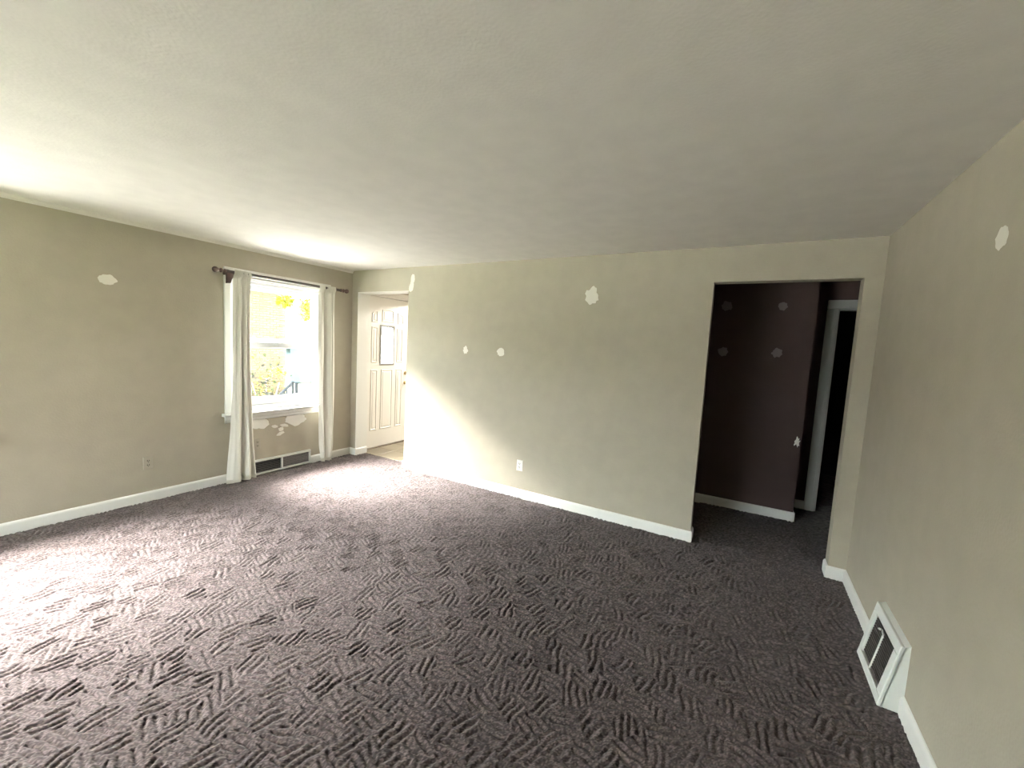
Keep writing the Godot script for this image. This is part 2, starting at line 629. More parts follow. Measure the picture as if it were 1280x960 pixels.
# ---------------------------------------------------------------- curtains
func curtain(called: String, label: String, rows: Array, folds: Array, xc: float) -> void:
	# rows: [y, z of the left edge, z of the right edge, depth of the folds]; folds: [position 0..1, depth]
	var st := begin()
	var nu := 96
	var nv := 60
	var grid := []
	var top: float = rows[0][0]
	var bottom: float = rows[-1][0]
	for j in nv + 1:
		var y := lerpf(top, bottom, float(j) / nv)
		var k := 0
		while k < rows.size() - 2 and rows[k + 1][0] > y:
			k += 1
		var t: float = clampf((rows[k][0] - y) / (rows[k][0] - rows[k + 1][0]), 0.0, 1.0)
		t = t * t * (3 - 2 * t) * 0.5 + t * 0.5
		var a := lerpf(rows[k][1], rows[k + 1][1], t)
		var b := lerpf(rows[k][2], rows[k + 1][2], t)
		var dep := lerpf(rows[k][3], rows[k + 1][3], t)
		var line := []
		for i in nu + 1:
			var s := float(i) / nu
			var f := 0.0
			for c: Array in folds:
				var q: float = (s - c[0] - 0.02 * sin(y * 2.0 + c[0] * 9.0)) / c[2]
				f += c[1] * exp(-q * q)
			f += 0.045 * sin(s * 43.0 + y * 0.7) + 0.05 * sin(s * 27.0 + 1.0 - y)
			var gather := 0.0
			if y > 2.08:
				gather = 0.006 * sin(s * 120.0) * clampf((y - 2.08) / 0.04, 0, 1)
			# the pocket bulges round the rod
			var pocket := 0.027 * exp(-pow((y - 2.155) / 0.028, 2.0))
			line.append(Vector3(xc + dep * f + gather + pocket, y, lerpf(a, b, s) + 0.004 * sin(y * 5.0 + s * 12.0)))
		grid.append(line)
	for j in nv + 1:
		for i in nu + 1:
			var du: Vector3 = grid[j][mini(i + 1, nu)] - grid[j][maxi(i - 1, 0)]
			var dv: Vector3 = grid[mini(j + 1, nv)][i] - grid[maxi(j - 1, 0)][i]
			var n := du.cross(dv).normalized()
			if n.x < 0:
				n = -n
			st.set_normal(n)
			st.add_vertex(grid[j][i])
	for j in nv:
		for i in nu:
			var k := j * (nu + 1) + i
			for q: int in [k, k + 1, k + nu + 1, k + 1, k + nu + 2, k + nu + 1]:
				st.add_index(q)
	var root := thing(called, label, "curtain", Vector3.ZERO, "curtains of the far window")
	put("cloth", st, M.cloth, root)
	# the hem: a doubled strip at the foot
	st = begin()
	for i in nu:
		var j0 := nv - 1
		var off := Vector3(0.002, 0, 0)
		for j in range(j0, nv):
			quad(st, grid[j][i] + off, grid[j][i + 1] + off, grid[j + 1][i + 1] + off, grid[j + 1][i] + off, Vector3.RIGHT)
	put("hem", st, M.cloth, root)


# ---------------------------------------------------------------- registers
func register_window() -> void:
	var z0 := 0.59
	var z1 := 1.31
	var y0 := 0.02
	var y1 := 0.187
	var zm := 0.949
	var x := XL
	var o := thing("floor_register", "long white wall register with two louvered halves below the curtained window", "register", Vector3(x, 0, 0), "air registers")
	var st := begin()
	cbox(st, Vector3(0, y1 - 0.024, z0), Vector3(0.03, y1, z1), 0.004)
	cbox(st, Vector3(0, y0, z0), Vector3(0.03, y0 + 0.018, z1), 0.004)
	cbox(st, Vector3(0, y0 + 0.018, z0), Vector3(0.03, y1 - 0.024, z0 + 0.022), 0.004)
	cbox(st, Vector3(0, y0 + 0.018, z1 - 0.022), Vector3(0.03, y1 - 0.024, z1), 0.004)
	put("frame", st, M.metal_white, o)
	st = begin()
	cbox(st, Vector3(0.002, y0 + 0.018, zm - 0.009), Vector3(0.029, y1 - 0.024, zm + 0.009), 0.003)
	put("divider", st, M.metal_white, o)
	st = begin()
	box(st, Vector3(0.0005, y0 + 0.01, z0 + 0.01), Vector3(0.003, y1 - 0.01, z1 - 0.01))
	put("duct_back", st, M.duct, o)
	for h: Array in [[z0 + 0.022, zm - 0.009, 55.0], [zm + 0.009, z1 - 0.022, 20.0]]:
		for k in 6:
			st = begin()
			var y := y0 + 0.03 + k * 0.0195
			var d := Vector3(cos(deg_to_rad(h[2])), -sin(deg_to_rad(h[2])), 0)
			var e := Vector3(-d.y, d.x, 0)
			prism(st, [Vector2(-0.0075, -0.0008), Vector2(0.0075, -0.0008), Vector2(0.0075, 0.0008), Vector2(-0.0075, 0.0008)], Vector3(0.016, y, h[0]), d, e, Vector3(0, 0, h[1] - h[0]))
			put("louver", st, M.louver, o)


func register_side() -> void:
	var o := thing("baseboard_register", "white slanted register box with brown grille set into the right baseboard", "register", Vector3(XR, 0, 0), "air registers")
	var z0 := 0.885
	var z1 := 1.285
	# the slanted front: from the foot f to the top t
	var f := Vector2(-0.078, 0.012)
	var t := Vector2(-0.022, 0.325)
	var e := (t - f).normalized()
	var out := Vector2(-e.y, e.x)
	var l := f.distance_to(t)
	var U := Vector3(0, 0, 1)
	var V := Vector3(e.x, e.y, 0)
	var N := Vector3(out.x, out.y, 0)
	var O := Vector3(f.x, f.y, z0)
	var w := z1 - z0
	var st := begin()
	# end cheeks, top and foot
	for z: float in [z0, z1 - 0.012]:
		prism(st, [Vector2(0, 0.004), Vector2(f.x + 0.004, 0.004), f + Vector2(0.002, 0), t + Vector2(0.002, 0.0), Vector2(0, 0.335)], Vector3(0, 0, z), Vector3.RIGHT, Vector3.UP, Vector3(0, 0, 0.012))
	prism(st, [Vector2(0, 0.335), t, t - e * 0.012, Vector2(0, 0.32)], Vector3(0, 0, z0 + 0.001), Vector3.RIGHT, Vector3.UP, Vector3(0, 0, w - 0.002))
	prism(st, [Vector2(0, 0.004), Vector2(f.x + 0.004, 0.004), f, f + e * 0.012, Vector2(0, 0.014)], Vector3(0, 0, z0 + 0.001), Vector3.RIGHT, Vector3.UP, Vector3(0, 0, w - 0.002))
	put("housing", st, M.metal_white, o)
	# front frame with its opening
	st = begin()
	var m := 0.042
	for r: Array in [[0.0, 0.0, w, m], [0.0, l - 0.05, w, l], [0.0, m, m, l - 0.05], [w - 0.055, m, w, l - 0.05]]:
		var th := 0.012
		var q := []
		for k: Array in [[r[0], r[1]], [r[2], r[1]], [r[2], r[3]], [r[0], r[3]]]:
			q.append(Vector2(k[0], k[1]))
		relief(st, q, [[0.0, -0.006], [0.0, th - 0.003], [0.003, th]], O, U, V, N)
	put("front_frame", st, M.metal_white, o)
	st = begin()
	relief(st, [Vector2(0.03, 0.03), Vector2(w - 0.03, 0.03), Vector2(w - 0.03, l - 0.03), Vector2(0.03, l - 0.03)], [[0.0, -0.03], [0.0, -0.012]], O, U, V, N)
	put("duct_back", st, M.duct, o)
	var n := 15
	for k in n:
		st = begin()
		var v := m + 0.007 + k * (l - 0.05 - m - 0.006) / n
		relief(st, [Vector2(m, v), Vector2(w - 0.055, v), Vector2(w - 0.055, v + 0.0105), Vector2(m, v + 0.0105)], [[0.0, -0.01], [0.0, 0.001], [0.0015, 0.002]], O, U, V, N)
		put("grille_bar", st, M.louver_dark, o)
	st = begin()
	var zb := m + (w - 0.055 - m) * 0.47
	relief(st, [Vector2(zb - 0.004, m), Vector2(zb + 0.004, m), Vector2(zb + 0.004, l - 0.085), Vector2(zb - 0.004, l - 0.085)], [[0.0, 0.0], [0.0, 0.006], [0.0015, 0.008]], O, U, V, N)
	relief(st, [Vector2(zb - 0.03, l - 0.077), Vector2(zb + 0.004, l - 0.09), Vector2(zb + 0.004, l - 0.083), Vector2(zb - 0.03, l - 0.071)], [[0.0, 0.0], [0.0, 0.006], [0.0015, 0.007]], O, U, V, N)
	put("centre_bar", st, M.metal_white, o)
	st = begin()
	lathe(st, [Vector2(0.005, 0.0), Vector2(0.006, 0.006), Vector2(0.004, 0.012), Vector2(0, 0.014)], O + U * (zb - 0.055) + V * (l - 0.085), N, 10)
	put("damper_knob", st, M.metal_white, o)


# ---------------------------------------------------------------- the entry door
func front_door() -> void:
	var o := thing("door_1", "cream front door with arched top panels and a narrow glass lite", "door", Vector3.ZERO, "", "structure")
	var x := XL - 0.01
	var z0 := -1.095
	var z1 := -0.188
	var y0 := 0.022
	var y1 := 2.163
	var st := begin()
	holed(st, Vector3(x - 0.044, y0, z0), Vector3(x, y1, z1), 0, [[-0.755, 1.215, -0.50, 1.77]])
	put("slab", st, M.door, o)
	# panels: outlines in (z, y), moulded edge and raised field
	var outlines := [
		[[-0.34, 1.81], [-0.44, 1.81], [-0.44, 1.975], [-0.40, 1.965], [-0.365, 1.95], [-0.34, 1.93]],
		[[-0.525, 1.825], [-0.74, 1.825], [-0.74, 1.995], [-0.69, 2.006], [-0.632, 2.01], [-0.575, 2.006], [-0.525, 1.995]],
		[[-0.825, 1.81], [-0.935, 1.81], [-0.935, 1.93], [-0.91, 1.95], [-0.87, 1.965], [-0.825, 1.975]],
		[[-0.34, 1.245], [-0.445, 1.245], [-0.445, 1.745], [-0.34, 1.745]],
		[[-0.82, 1.245], [-0.93, 1.245], [-0.93, 1.745], [-0.82, 1.745]],
		[[-0.34, 0.27], [-0.455, 0.27], [-0.455, 1.14], [-0.34, 1.14]],
		[[-0.525, 0.27], [-0.745, 0.27], [-0.745, 1.14], [-0.525, 1.14]],
		[[-0.815, 0.27], [-0.935, 0.27], [-0.935, 1.14], [-0.815, 1.14]]]
	for l: Array in outlines:
		var pts := []
		for p: Array in l:
			pts.append(Vector2(p[0], p[1]))
		st = begin()
		relief(st, pts, [[-0.004, 0.0], [0.003, 0.007], [0.011, 0.007], [0.02, 0.0004], [0.026, 0.0004], [0.038, 0.005]], Vector3(x, 0, 0), Vector3(0, 0, 1), Vector3.UP, Vector3.RIGHT)
		put("panel", st, M.door, o)
	st = begin()
	var fr := 0.028
	for r: Array in [[-0.765, 1.205, -0.49, 1.205 + fr], [-0.765, 1.78 - fr, -0.49, 1.78], [-0.765, 1.205 + fr, -0.765 + fr, 1.78 - fr], [-0.49 - fr, 1.205 + fr, -0.49, 1.78 - fr]]:
		cbox(st, Vector3(x - 0.05, r[1], r[0]), Vector3(x + 0.012, r[3], r[2]), 0.005)
	var lf := put("lite_frame", st, M.caming, o)
	st = begin()
	box(st, Vector3(x - 0.026, 1.225, -0.745), Vector3(x - 0.02, 1.76, -0.51))
	put("pane", st, M.lite, lf)
	st = begin()
	# leaded ornament: a border and three stacked diamonds
	var cx := x - 0.018
	var zc := -0.6275
	for k: Array in [[1.26, 0.035], [1.3675, 0.06], [1.4925, 0.07], [1.6175, 0.06]]:
		var yc: float = k[0] + 0.0
		var d: float = k[1]
		var p := [Vector3(cx, yc, zc), Vector3(cx, yc + d, zc + d * 0.55), Vector3(cx, yc + 2 * d, zc), Vector3(cx, yc + d, zc - d * 0.55)]
		for i in 4:
			rod(st, p[i], p[(i + 1) % 4], 0.0022, 6)
	for s: float in [-1.0, 1.0]:
		rod(st, Vector3(cx, 1.235, zc + s * 0.075), Vector3(cx, 1.75, zc + s * 0.075), 0.002, 6)
	put("caming", st, M.caming, lf)
	for k: Array in [["knob", 0.927, 0.027], ["deadbolt", 1.076, 0.02]]:
		st = begin()
		var r: float = k[2]
		if k[0] == "knob":
			lathe(st, [Vector2(0.03, 0), Vector2(0.03, 0.006), Vector2(0.012, 0.01), Vector2(0.011, 0.03), Vector2(0.02, 0.036), Vector2(r, 0.048), Vector2(0.024, 0.06), Vector2(0.012, 0.066), Vector2(0, 0.067)], Vector3(x, k[1], -1.01), Vector3.RIGHT, 20)
		else:
			lathe(st, [Vector2(0.028, 0), Vector2(0.028, 0.008), Vector2(0.024, 0.012), Vector2(0, 0.013)], Vector3(x, k[1], -1.01), Vector3.RIGHT, 20)
			cbox(st, Vector3(x + 0.012, k[1] - 0.017, -1.015), Vector3(x + 0.026, k[1] + 0.017, -1.005), 0.003)
		put(k[0], st, M.brass, o)
	# jamb, head and casing
	st = begin()
	cbox(st, Vector3(XL - WALL, 2.171, z0 - 0.02), Vector3(XL + 0.002, 2.2, z1 + 0.003), 0.003)
	cbox(st, Vector3(XL - WALL, 0.0, z0 - 0.02), Vector3(XL + 0.002, 2.171, z0 - 0.005), 0.003)
	cbox(st, Vector3(x - 0.075, 2.13, z0), Vector3(x - 0.048, 2.171, z1), 0.003)
	put("jamb", st, M.door, o)
	st = begin()
	cbox(st, Vector3(XL, 2.19, z0 - 0.09), Vector3(XL + 0.018, 2.26, z1), 0.005)
	cbox(st, Vector3(XL, 0.0, z0 - 0.09), Vector3(XL + 0.018, 2.19, z0 - 0.02), 0.005)
	put("casing", st, M.door, o)
	st = begin()
	cbox(st, Vector3(XL - WALL, 0.0, z0), Vector3(XL + 0.012, 0.018, z1), 0.005)
	put("threshold", st, M.threshold, o)


# ---------------------------------------------------------------- outdoors
func leaves(called: String, parent: Node, spots: Array, count: int, size: float, colors: Array, seed_: int) -> void:
	# spots: [centre, radii]
	var r := RandomNumberGenerator.new()
	r.seed = seed_
	var st := begin()
	var s := size
	var p := [Vector3(0, 0, 0), Vector3(s * 0.32, s * 0.06, s * 0.4), Vector3(s * 0.2, 0.0, s * 0.8), Vector3(0, -s * 0.05, s * 1.1), Vector3(-s * 0.2, 0.0, s * 0.8), Vector3(-s * 0.32, s * 0.06, s * 0.4)]
	for i in range(1, 5):
		tri(st, p[0], p[i], p[i + 1], Vector3.UP)
	var mm := MultiMesh.new()
	mm.transform_format = MultiMesh.TRANSFORM_3D
	mm.use_colors = true
	mm.mesh = st.commit()
	mm.instance_count = count
	for k in count:
		var sp: Array = spots[r.randi() % spots.size()]
		var d := Vector3(r.randfn(), r.randfn(), r.randfn()).normalized() * pow(r.randf(), 0.45)
		var b := Basis.from_euler(Vector3(r.randf_range(-1.2, 1.2), r.randf() * TAU, r.randf_range(-1.2, 1.2))).scaled(Vector3.ONE * r.randf_range(0.7, 1.3))
		mm.set_instance_transform(k, Transform3D(b, sp[0] + d * sp[1]))
		var c: Color = colors[r.randi() % colors.size()]
		mm.set_instance_color(k, c * r.randf_range(0.75, 1.2))
	var o := MultiMeshInstance3D.new()
	o.name = called
	o.multimesh = mm
	o.material_override = M.leaf
	o.set_meta("kind", "stuff")
	parent.add_child(o, true)


func brick_house() -> void:
	var x := -13.0
	var z0 := -4.26
	var z1 := 3.4
	var g := -0.5
	var top := 3.2
	var o := thing("brick_house", "brick house across the yard, left half of the far window's view", "house", Vector3(0, 0, 0))
	var st := begin()
	box(st, Vector3(x - 7, g, z0), Vector3(x - 0.02, top, z1))
	put("wall", st, M.mortar, o)
	# every brick of the wall that faces the window
	st = begin()
	cbox(st, Vector3(-0.02, -0.027, -0.101), Vector3(0.0, 0.027, 0.101), 0.003)
	var mm := MultiMesh.new()
	mm.transform_format = MultiMesh.TRANSFORM_3D
	mm.use_colors = true
	mm.mesh = st.commit()
	var rows := int((top - g) / 0.072)
	var per := int((z1 - z0) / 0.208)
	mm.instance_count = rows * per
	var r := RandomNumberGenerator.new()
	r.seed = 21
	for j in rows:
		for i in per:
			var z := z0 + 0.1 + i * 0.208 + (0.104 if j % 2 == 1 else 0.0)
			mm.set_instance_transform(j * per + i, Transform3D(Basis(), Vector3(x + r.randf_range(-0.002, 0.002), g + 0.036 + j * 0.072, z)))
			mm.set_instance_color(j * per + i, Color(0.042, 0.030, 0.015) * r.randf_range(0.7, 1.15))
	var b := MultiMeshInstance3D.new()
	b.name = "brick"
	b.multimesh = mm
	b.material_override = M.brick
	b.set_meta("kind", "stuff")
	o.add_child(b, true)
	st = begin()
	prism(st, [Vector2(-0.5, top), Vector2(7.5, top), Vector2(7.5, top + 0.15), Vector2(3.5, top + 1.2), Vector2(-0.5, top + 0.15)], Vector3(x, 0, z0 - 0.4), Vector3.LEFT, Vector3.UP, Vector3(0, 0, z1 - z0 + 0.8))
	put("roof", st, M.shingle, o)


func sided_house(label: String, x: float, z0: float, z1: float, boards: int) -> Node3D:
	var o := thing("sided_house", label, "house", Vector3.ZERO)
	var high := -0.45 + boards * 0.13
	var st := begin()
	box(st, Vector3(x - 5, -0.5, z0), Vector3(x - 0.03, high, z1))
	put("wall", st, M.siding, o)
	for k in boards:
		st = begin()
		prism(st, [Vector2(-0.03, 0), Vector2(0.012, 0), Vector2(-0.004, 0.13), Vector2(-0.03, 0.13)], Vector3(x, -0.45 + k * 0.13, z0), Vector3.RIGHT, Vector3.UP, Vector3(0, 0, z1 - z0))
		put("siding_board", st, M.siding, o)
	st = begin()
	prism(st, [Vector2(-0.25, high - 0.03), Vector2(5.3, high - 0.03), Vector2(2.5, high + 0.2)], Vector3(x, 0, z0 - 0.2), Vector3.LEFT, Vector3.UP, Vector3(0, 0, z1 - z0 + 0.4))
	put("roof", st, M.shingle, o)
	return o


func outdoors() -> void:
	var st := begin()
	box(st, Vector3(-12.3, -0.8, -40), Vector3(XL - WALL - 0.01, -0.5, 40))
	struct("ground", st, M.concrete, "pale concrete drive along the house outside the windows", "ground")
	st = begin()
	box(st, Vector3(-60, -0.8, -40), Vector3(-12.3, -0.52, 40))
	struct("lawn", st, M.grass, "green lawn around the brick house", "lawn")
	st = begin()
	box(st, Vector3(XL - WALL - 0.01, -0.8, ZR + 0.22), Vector3(30, -0.52, 40))
	struct("lawn", st, M.grass, "green front lawn behind the camera, outside the picture", "lawn")
	brick_house()
	sided_house("blue grey sided house low at the right edge of the far window's view", -17.0, -12.0, -6.9, 12)
	sided_house("long grey sided house beyond the lawn beside the camera, outside the picture", -21.0, 9.0, 34.0, 34)
	sided_house("low grey sided house across the street behind the camera, outside the picture", -23.0, -18.0, 14.0, 25).rotation.y = PI / 2
	# steps of the entry with an iron handrail
	var o := thing("porch_steps", "concrete stoop and steps outside the front door", "steps", Vector3.ZERO)
	for k in 3:
		st = begin()
		var far: float = [-6.27, -6.57, -6.87][k]
		cbox(st, Vector3(far, -0.5, -1.75), Vector3(XL - WALL - 0.012 if k == 0 else far + 0.3, -0.06 - k * 0.147, -0.1), 0.01)
		put("step", st, M.concrete, o)
	# tree with yellow autumn leaves
	o = thing("tree", "yellow leaved tree beyond the upper pane of the far window", "tree", Vector3(-9.6, -0.5, -3.6))
	st = begin()
	lathe(st, [Vector2(0.12, 0), Vector2(0.08, 0.5), Vector2(0.07, 2.0), Vector2(0.05, 3.6), Vector2(0.02, 5.0), Vector2(0, 5.2)], Vector3.ZERO, Vector3(0.03, 1, -0.06), 10)
	rod(st, Vector3(0.06, 2.0, -0.1), Vector3(0.2, 2.8, 1.5), 0.02, 6)
	rod(st, Vector3(0.1, 2.6, -0.16), Vector3(0.2, 3.7, -0.9), 0.025, 6)
	put("trunk", st, M.bark, o)
	leaves("foliage", o, [[Vector3(0.15, 2.84, 1.54), Vector3(0.14, 0.12, 0.2)], [Vector3(0.15, 2.7, 1.0), Vector3(0.15, 0.28, 0.14)], [Vector3(0.15, 4.3, 0.1), Vector3(0.8, 0.6, 1.1)]], 900, 0.11, [Color(0.12, 0.10, 0.02), Color(0.10, 0.09, 0.015), Color(0.07, 0.085, 0.006)], 31)
	o = thing("shrub", "speckled shrub with yellow leaves low in the far window's view", "shrub", Vector3(-9.4, -0.5, -1.6))
	st = begin()
	for k in 7:
		var a := TAU * k / 7
		rod(st, Vector3(cos(a) * 0.05, 0, sin(a) * 0.05), Vector3(cos(a) * 0.5, 1.0, sin(a) * 0.6), 0.012, 6)
	put("stem", st, M.bark, o)
	leaves("foliage", o, [[Vector3(0, 0.95, 0.05), Vector3(0.4, 0.75, 0.65)], [Vector3(0, 0.6, 0.1), Vector3(0.5, 0.5, 0.5)]], 420, 0.075, [Color(0.012, 0.016, 0.008), Color(0.007, 0.008, 0.007), Color(0.04, 0.036, 0.008)], 33)
	leaves("yellow_foliage", o, [[Vector3(0.25, 1.22, -0.14), Vector3(0.12, 0.1, 0.2)]], 90, 0.08, [Color(0.12, 0.10, 0.02), Color(0.10, 0.09, 0.015)], 35)


func handrail() -> void:
	var o := thing("handrail", "dark iron handrail sloping down the entry steps outside the window", "handrail", Vector3.ZERO)
	var z := -0.22
	var a := Vector3(-6.2, 0.826, z)
	var b := Vector3(-6.84, 0.4, z)
	var st := begin()
	rod(st, a, b, 0.024, 8)
	put("rail", st, M.iron, o)
	for k in 5:
		st = begin()
		var p := a.lerp(b, 0.02 + 0.24 * k)
		var foot := -0.06 if p.x > -6.27 else (-0.207 if p.x > -6.57 else -0.354)
		rod(st, Vector3(p.x, foot, z), p, 0.011 if k > 0 and k < 4 else 0.018, 8)
		put("baluster" if k > 0 and k < 4 else "post", st, M.iron, o)
	st = begin()
	rod(st, Vector3(-6.12, -0.06, z), Vector3(-6.12, 0.83, z), 0.026, 8)
	put("post", st, M.iron, o)


# ---------------------------------------------------------------- the scene
func _ready() -> void:
	rng.seed = 1
	# camera
	var cam := Camera3D.new()
	cam.name = "camera"
	cam.fov = 85.99
	cam.near = 0.05
	cam.far = 200.0
	cam.position = Vector3(0, 1.5683, 3.6918)
	cam.rotation = Vector3(deg_to_rad(-5.1585), deg_to_rad(29.6504), deg_to_rad(3.059))
	add_child(cam)
	cam.current = true
	# a bright overcast sky lights the room through its windows
	var env := Environment.new()
	env.background_mode = Environment.BG_SKY
	var sky := Sky.new()
	var sm := ProceduralSkyMaterial.new()
	sm.sky_top_color = Color(0.94, 0.98, 1.0)
	sm.sky_horizon_color = Color(0.96, 0.99, 0.98)
	sm.ground_bottom_color = Color(0.5, 0.5, 0.48)
	sm.ground_horizon_color = Color(0.6, 0.6, 0.58)
	sky.sky_material = sm
	env.sky = sky
	env.background_energy_multiplier = 38.0
	env.ambient_light_source = Environment.AMBIENT_SOURCE_SKY
	env.tonemap_mode = Environment.TONE_MAPPER_LINEAR
	env.tonemap_exposure = 1.18
	env.sdfgi_enabled = true
	env.ssao_enabled = true
	env.ssil_enabled = true
	var we := WorldEnvironment.new()
	we.name = "sky"
	we.environment = env
	add_child(we)

	# the sun behind thin cloud, to the left and a little behind the camera
	var sun := DirectionalLight3D.new()
	sun.name = "hazy_sun"
	sun.light_color = Color(1.0, 0.99, 0.97)
	sun.light_energy = 13.0
	sun.light_angular_distance = 32.0
	sun.shadow_enabled = true
	add_child(sun)
	var el := deg_to_rad(57.0)
	sun.look_at_from_position(Vector3.ZERO, -Vector3(-0.82 * cos(el), sin(el), 0.57 * cos(el)))

	make_materials()

	# ------------------------------------------------ the shell
	var st := begin()
	var W1 := [0.40, 0.735, 1.47, 2.12]
	var W2 := [3.13, 0.735, 4.3, 2.12]
	holed(st, Vector3(XL - WALL, -0.3, -3.8), Vector3(XL, H + 0.1, ZR + 0.2), 0, [W1, W2, [-1.1, 0.0, -0.18, 2.19]])
	var wl := struct("wall_left", st, M.wall, "beige left wall with a curtained window and a wall register", "wall")
	st = begin()
	holed(st, Vector3(XL, 0, -0.18), Vector3(-0.9, H, 0), 2, [[-4.465, 0.0, -3.585, 2.165]])
	holed(st, Vector3(-0.9, 0, -0.12), Vector3(XR, H, 0), 2, [[-0.297, 0.0, 0.637, 2.167]])
	var wb := struct("wall_back", st, M.wall, "olive beige back wall between the entry and the dark hall opening", "wall")
	st = begin()
	box(st, Vector3(XR, 0, -0.12), Vector3(XR + 0.12, H, ZR))
	var wr := struct("wall_right", st, M.wall, "dim beige right wall beside the camera", "wall")
	st = begin()
	holed(st, Vector3(XL, -0.3, ZR), Vector3(XR + 0.12, H, ZR + 0.2), 2, [[-4.4, 0.12, -1.9, 2.14]])
	struct("wall_rear", st, M.wall, "beige wall behind the camera", "wall")
	st = begin()
	box(st, Vector3(XL - WALL, H, -3.8), Vector3(2.4, H + 0.12, ZR + 0.2))
	struct("ceiling", st, M.ceiling, "off-white plaster ceiling over the whole room", "ceiling")
	st = begin()
	prism(st, [Vector2(0, 0), Vector2(0.022, 0), Vector2(0.018, -0.006), Vector2(0.010, -0.012), Vector2(0.005, -0.02), Vector2(0.003, -0.03), Vector2(0, -0.032)], Vector3(XL, H, 0.0), Vector3.RIGHT, Vector3.UP, Vector3(0, 0, ZR))
	struct("trim_1", st, M.ceiling, "thin white cove strip where the ceiling meets the left wall", "trim")
	# the hall behind the right opening
	st = begin()
	box(st, Vector3(-1.35, 0, -1.7), Vector3(0.51, H, -1.11))
	var wh := struct("wall_hall", st, M.hall, "dark brown hall wall with four filler patches seen through the opening", "wall")
	st = begin()
	holed(st, Vector3(0.51, 0, -1.72), Vector3(2.2, H, -1.6), 2, [[0.735, 0.0, 1.5, 2.127]])
	struct("wall_hall_end", st, M.hall, "dark red brown recessed hall wall around the white cased doorway", "wall")
	st = begin()
	box(st, Vector3(-1.35, 0, -1.11), Vector3(-1.2, H, -0.12))
	box(st, Vector3(2.0, 0, -1.6), Vector3(2.15, H, -0.12))
	box(st, Vector3(XR + 0.12, 0, -0.12), Vector3(2.15, H, 0.0))
	struct("wall_hall_side", st, M.hall, "dark hall side walls hidden from the living room", "wall")
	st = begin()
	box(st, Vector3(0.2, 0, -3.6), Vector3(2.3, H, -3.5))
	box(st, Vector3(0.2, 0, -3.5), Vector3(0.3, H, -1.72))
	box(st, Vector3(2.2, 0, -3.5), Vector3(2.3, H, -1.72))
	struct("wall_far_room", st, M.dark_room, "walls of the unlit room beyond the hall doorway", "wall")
	# entry and kitchen behind the left opening
	st = begin()
	holed(st, Vector3(XL, 0, -1.62), Vector3(-3.0, H, -1.5), 2, [[-4.4, 0.0, -3.15, 2.2]])
	box(st, Vector3(-3.0, 0, -1.62), Vector3(-2.9, H, -0.18))
	box(st, Vector3(XL, 0, -3.75), Vector3(-1.4, H, -3.6))
	box(st, Vector3(-1.5, 0, -3.6), Vector3(-1.4, H, -0.18))
	box(st, Vector3(-2.9, 0, -1.62), Vector3(-1.5, H, -1.5))
	struct("wall_entry", st, M.entry, "pale walls of the entry and kitchen behind the back wall", "wall")

	make_floor()
	var fe := begin()
	box(fe, Vector3(XL, -0.002, -3.6), Vector3(-1.5, 0.004, -0.172))
	var fentry := struct("floor_entry", fe, M.grout, "beige tiled entry floor in front of the door", "floor")
	var r := RandomNumberGenerator.new()
	r.seed = 8
	for i in 5:
		for j in 5:
			st = begin()
			var a := Vector3(XL + 0.02 + i * 0.305, 0.003, -0.182 - (j + 1) * 0.305)
			if a.x + 0.3 > -3.0:
				continue
			cbox(st, a, a + Vector3(0.299, 0.006 + r.randf_range(-0.0005, 0.0005), 0.299), 0.002)
			put("tile", st, M.tiles[r.randi() % 4], fentry)
	st = begin()
	prism(st, [Vector2(-0.02, 0), Vector2(-0.012, 0.011), Vector2(0.012, 0.012), Vector2(0.02, 0)], Vector3(-4.46, 0.002, -0.175), Vector3(0, 0, 1), Vector3.UP, Vector3(0.87, 0, 0))
	struct("trim_2", st, M.tiles[3], "pale edge strip between the carpet and the entry tile", "trim")

	# ------------------------------------------------ windows and doors
	window("window_1", "white double-hung window between two white curtains", W1[0], W1[2], W1[1], W1[3], XL)
	window("window_2", "white double-hung window beside the camera, outside the picture", W2[0], W2[2], W2[1], W2[3], XL)
	# a window of the rear wall, built along the left wall's axes and turned
	var w3 := window("window_3", "wide white double-hung window in the wall behind the camera, outside the picture", -4.4, -1.9, 0.12, 2.14, 0.0)
	w3.rotation.y = PI / 2
	w3.position = Vector3(0, 0, ZR)
	front_door()
	# cased hall doorway to the unlit room
	var d2 := thing("door_2", "white cased doorway to an unlit room at the end of the hall", "doorway", Vector3.ZERO, "", "structure")
	for k: Array in [[0.645, 0.74], [1.495, 1.59]]:
		st = begin()
		cbox(st, Vector3(k[0], 0.0, -1.602), Vector3(k[1], 2.122, -1.578), 0.006)
		cbox(st, Vector3(k[0] + 0.055, 0.0, -1.58), Vector3(k[1] - 0.02, 2.122, -1.572), 0.003)
		put("casing", st, M.trim, d2)
	st = begin()
	cbox(st, Vector3(0.645, 2.122, -1.602), Vector3(1.59, 2.212, -1.578), 0.006)
	put("head_casing", st, M.trim, d2)
	st = begin()
	cbox(st, Vector3(0.735, 0.0, -1.725), Vector3(0.75, 2.127, -1.595), 0.003)
	cbox(st, Vector3(1.485, 0.0, -1.725), Vector3(1.5, 2.127, -1.595), 0.003)
	cbox(st, Vector3(0.75, 2.112, -1.725), Vector3(1.485, 2.127, -1.595), 0.003)
	put("jamb", st, M.trim, d2)
	# white lining of the entry opening
	var op := thing("trim_3", "white painted lining of the entry opening's left jamb and head", "trim", Vector3.ZERO, "", "structure")
	st = begin()
	box(st, Vector3(-4.467, 0.1, -0.185), Vector3(-4.462, 2.165, 0.002))
	put("jamb_lining", st, M.trim, op)
	st = begin()
	box(st, Vector3(-4.462, 2.16, -0.185), Vector3(-3.585, 2.167, 0.002))
	put("head_lining", st, M.trim, op)

